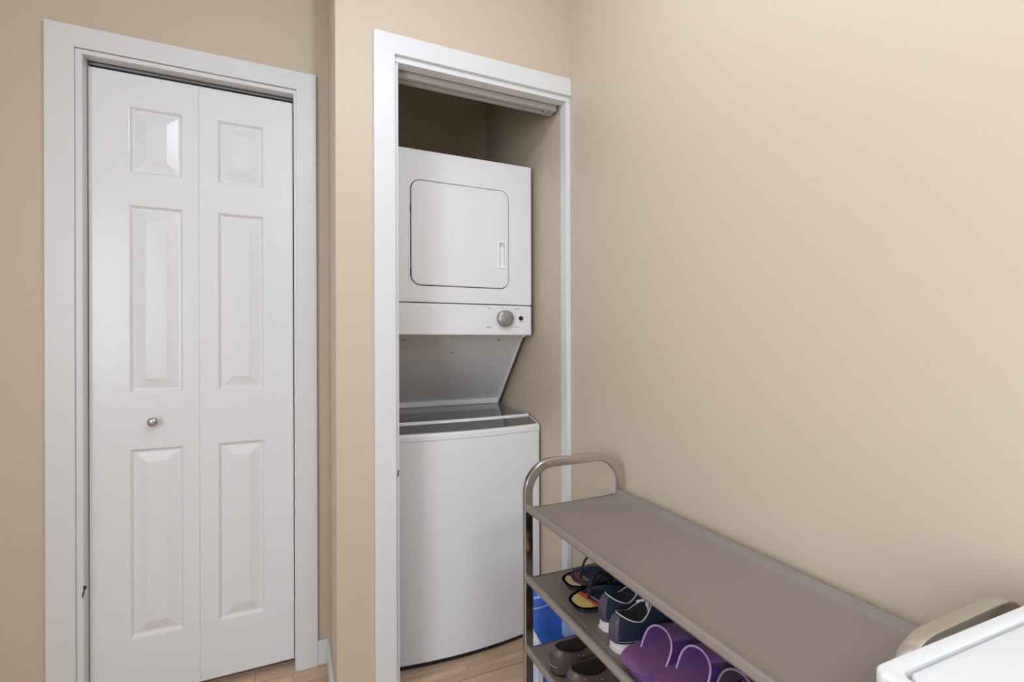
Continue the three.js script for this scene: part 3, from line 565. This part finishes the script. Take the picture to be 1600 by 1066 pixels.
{
  const y2 = onShelf(1), y3 = onShelf(2);
  const p0 = sandalPrint(0), p1 = sandalPrint(1);
  put(makeSandal('navy flip-flop with a beige and dull red toe, nearest the far end of the rack', p0, true), 0.858, y2, -1.090, Math.PI - 0.02).userData.group = 'flip-flops on the second shelf';
  put(makeSandal('navy flip-flop with a yellow and orange printed toe, beside the navy sneakers', p1, false), 0.822, y2, -1.006, Math.PI + 0.04).userData.group = 'flip-flops on the second shelf';
  const a = makeSneaker('navy sneaker next to the flip-flops, the partly hidden one of the pair'); put(a, 0.629, y2, -0.908, -0.10).userData.group = 'navy sneakers on the second shelf';
  const b = a.clone(); b.name = numbered('sneaker'); scene.add(b); put(b, 0.605, y2, -0.833, 0.0).userData = { label: 'navy sneaker in full view next to the purple clogs', category: 'shoe', group: 'navy sneakers on the second shelf' };
  const pm = { body: M.purple, dark: M.purpleDark, bed: M.purpleBed, rim: M.purpleRim };
  const c1 = makeClog('purple backless clog beside the navy sneaker', pm); put(c1, 0.592, y2, -0.746, 0.07).userData.group = 'purple clogs on the second shelf';
  const c2 = c1.clone(); c2.name = numbered('clog'); scene.add(c2); put(c2, 0.610, y2, -0.669, 0.03).userData = { label: 'purple backless clog nearest the camera, cut off by the bottom of the picture', category: 'shoe', group: 'purple clogs on the second shelf' };
  put(makeClog('dark mauve slip-on, only its pale rim showing past the purple clogs', { body: M.mauve, dark: M.mauveDark, bed: M.mauveDark, rim: M.mauveRim }, 'slip_on'), 0.625, y2, -0.592, 0.02);
  const l1 = makeLoafer('brown slip-on shoe on the third shelf, nearest the blue package'); put(l1, 0.586, y3, -1.064, 0).userData.group = 'brown shoes on the third shelf';
  const l2 = l1.clone(); l2.name = numbered('loafer'); scene.add(l2); put(l2, 0.580, y3, -0.977, -0.02).userData = { label: 'brown slip-on shoe on the third shelf, cut off by the bottom of the picture', category: 'shoe', group: 'brown shoes on the third shelf' };
}

// ---------------------------------------------------------------- blue and white package behind the far end of the rack
{
  const g = thing('package', 'blue and white plastic-wrapped package on the floor behind the far end of the shoe rack', 'package', [0.775, 0, -1.299], -0.4);
  const W = 0.24, H = 0.425, D = 0.10, cv = document.createElement('canvas'); cv.width = 512; cv.height = 904; const c = cv.getContext('2d');
  const px = (x) => (x + W / 2) / W * 512, py = (y) => (1 - y / H) * 904;
  const poly = (col, p) => { c.fillStyle = col; c.beginPath(); p.forEach(([x, y], i) => (i ? c.lineTo(px(x), py(y)) : c.moveTo(px(x), py(y)))); c.fill(); };
  c.fillStyle = '#e6ecfb'; c.fillRect(0, 0, 512, 904);
  poly('#1f63d2', [[-0.13, 0.43], [0.13, 0.43], [0.13, -0.01], [-0.085, -0.01], [-0.085, 0.240], [-0.125, 0.307]]);
  c.fillStyle = '#9dbdf6'; c.beginPath(); c.roundRect(px(-0.027), py(0.40), 330, 290, 44); c.fill();
  c.fillStyle = '#f4f7ff'; c.beginPath(); c.ellipse(px(0.03), py(0.315), 78, 92, 0, 0, 7); c.fill();
  c.strokeStyle = '#9cc0fa'; c.lineWidth = 10; for (const [y, x1] of [[0.378, -0.080], [0.348, -0.062]]) { c.beginPath(); c.moveTo(px(-0.122), py(y)); c.lineTo(px(x1), py(y + (x1 + 0.122) * 0.36)); c.stroke(); }
  c.fillStyle = '#c3d4f7'; for (const x of [-0.112, -0.098]) c.fillRect(px(x), py(0.25), 9, 520);
  const t = new THREE.CanvasTexture(cv); t.colorSpace = THREE.SRGBColorSpace;
  const wrap = new THREE.MeshPhysicalMaterial({ map: t, roughness: 0.25, clearcoat: 0.5, clearcoatRoughness: 0.15, bumpMap: rollerTex, bumpScale: 0.0006 });
  const rings = []; const NY = 26, NK = 64;
  for (let j = 0; j <= NY; j++) {
    const v = j / NY, y = H * v, k = Math.min(1, Math.sqrt(Math.max(0, 1 - ((Math.max(0, v - 0.86)) / 0.14) ** 2)) * 0.9 + 0.1) * Math.min(1, 0.86 + v * 1.6), ring = [];
    for (let i = 0; i < NK; i++) { const a = Math.PI * 2 * i / NK, e = (q) => Math.sign(q) * Math.abs(q) ** 0.36; ring.push([W / 2 * (0.6 + 0.4 * k) * e(Math.cos(a)) + 0.002 * (n8(i / NK, v) - 0.5), y, D / 2 * k * e(Math.sin(a)) + 0.005 * (n8(i / NK + 0.3, v) - 0.5)]); }
    rings.push(ring);
  }
  const geo = loft(rings, { crease: 0.8 }), p = geo.attributes.position, uv = geo.attributes.uv;
  for (let i = 0; i < p.count; i++) uv.setXY(i, THREE.MathUtils.clamp((p.getX(i) + W / 2) / W, 0.001, 0.999), THREE.MathUtils.clamp(p.getY(i) / H, 0.001, 0.999));
  part('wrapped_body', [geo], wrap, g);
}

// ---------------------------------------------------------------- white lidded chest at the near end of the rack
{
  const H = 0.87, w = 0.42, d = 0.5, g = thing('chest', 'white box-shaped chest with a grooved lid at the near end of the shoe rack', 'chest', [0.478, 0, -0.2665], -0.035);
  part('body', [rbox(0.004, w - 0.004, 0.012, H - 0.034, 0.004, d - 0.004, 0.014, 4)], M.plastic, g);
  for (const [x, z] of [[0.04, 0.04], [w - 0.04, 0.04], [0.04, d - 0.04], [w - 0.04, d - 0.04]]) part('foot', [new THREE.CylinderGeometry(0.016, 0.014, 0.014, 16).translate(x, 0.007, z)], M.blackRubber, g);
  // lid: raised border, groove, slightly sunk middle
  const rim = roundRect(0, w, -d, 0, 0.016); rim.holes.push(roundRect(0.018, w - 0.018, -d + 0.016, -0.016, 0.012, new THREE.Path()));
  const lid = part('lid', [toCreasedNormals(new THREE.ExtrudeGeometry(rim, { depth: 0.022, bevelEnabled: true, bevelSize: 0.004, bevelThickness: 0.004, bevelOffset: -0.004, bevelSegments: 3 }).rotateX(-Math.PI / 2).translate(0, H - 0.026, 0), 0.3), box(0.01, w - 0.01, H - 0.03, H - 0.010, 0.01, d - 0.01)], M.plastic, g);
  const mid = roundRect(0.0215, w - 0.0215, -d + 0.0195, -0.0195, 0.010);
  part('lid_panel', [toCreasedNormals(new THREE.ExtrudeGeometry(mid, { depth: 0.006, bevelEnabled: true, bevelSize: 0.003, bevelThickness: 0.003, bevelOffset: -0.003, bevelSegments: 3 }).rotateX(-Math.PI / 2).translate(0, H - 0.0095, 0), 0.3)], M.plastic, lid);
}

// ---------------------------------------------------------------- lamps
{
  const glow = std({ color: lin(0.9, 0.88, 0.84), emissive: lin(1, 0.93, 0.82), emissiveIntensity: 2.2, roughness: 0.4 });
  const l = thing('ceiling_lamp', 'round white flush dome lamp on the ceiling over the shoe rack', 'lamp', [LAMP[0], CEIL, LAMP[2]]);
  part('base', [new THREE.CylinderGeometry(0.10, 0.105, 0.022, 40).translate(0, -0.011, 0)], M.trim, l);
  part('shade', [new THREE.LatheGeometry(Array.from({ length: 14 }, (_, i) => { const a = Math.PI / 2 * i / 13; return new THREE.Vector2(0.088 * Math.sin(a), -0.022 - 0.035 * Math.cos(a)); }), 40)], glow, l);
  const p = new THREE.PointLight(lin(0.90, 1.03, 1.21), LAMP_CD); p.name = 'ceiling_lamp_light'; p.position.set(LAMP[0], LAMP[1] + 0.005, LAMP[2]); p.castShadow = true; p.shadow.radius = 1.6; scene.add(p);
  const flat = std({ color: lin(0.9, 0.9, 0.9), emissive: lin(1, 0.97, 0.93), emissiveIntensity: 1.5, roughness: 0.5 });
  FILL_PANELS.forEach(([x, z], i) => {  // added fill lights, out of view
    const q = thing('added_fill_panel', i ? 'added square fill light panel on the ceiling by the rear wall, out of view' : 'added square fill light panel on the ceiling behind the camera, out of view', 'lamp', [x, CEIL, z]);
    const h = PANEL_SIZE / 2;
    part('frame', [rbox(-h - 0.02, h + 0.02, -0.02, 0, -h - 0.02, h + 0.02, 0.004)], M.trim, q);
    part('diffuser', [box(-h, h, -0.023, -0.019, -h, h)], flat, q);
    const a = new THREE.RectAreaLight(lin(0.90, 1.03, 1.21), PANEL_NIT[i], PANEL_SIZE, PANEL_SIZE); a.name = 'added_fill_light'; a.position.set(x, CEIL - 0.026, z); a.lookAt(x, 0, z + 1e-4); scene.add(a);
  });
}
shade(scene);
renderer.render(scene, camera);
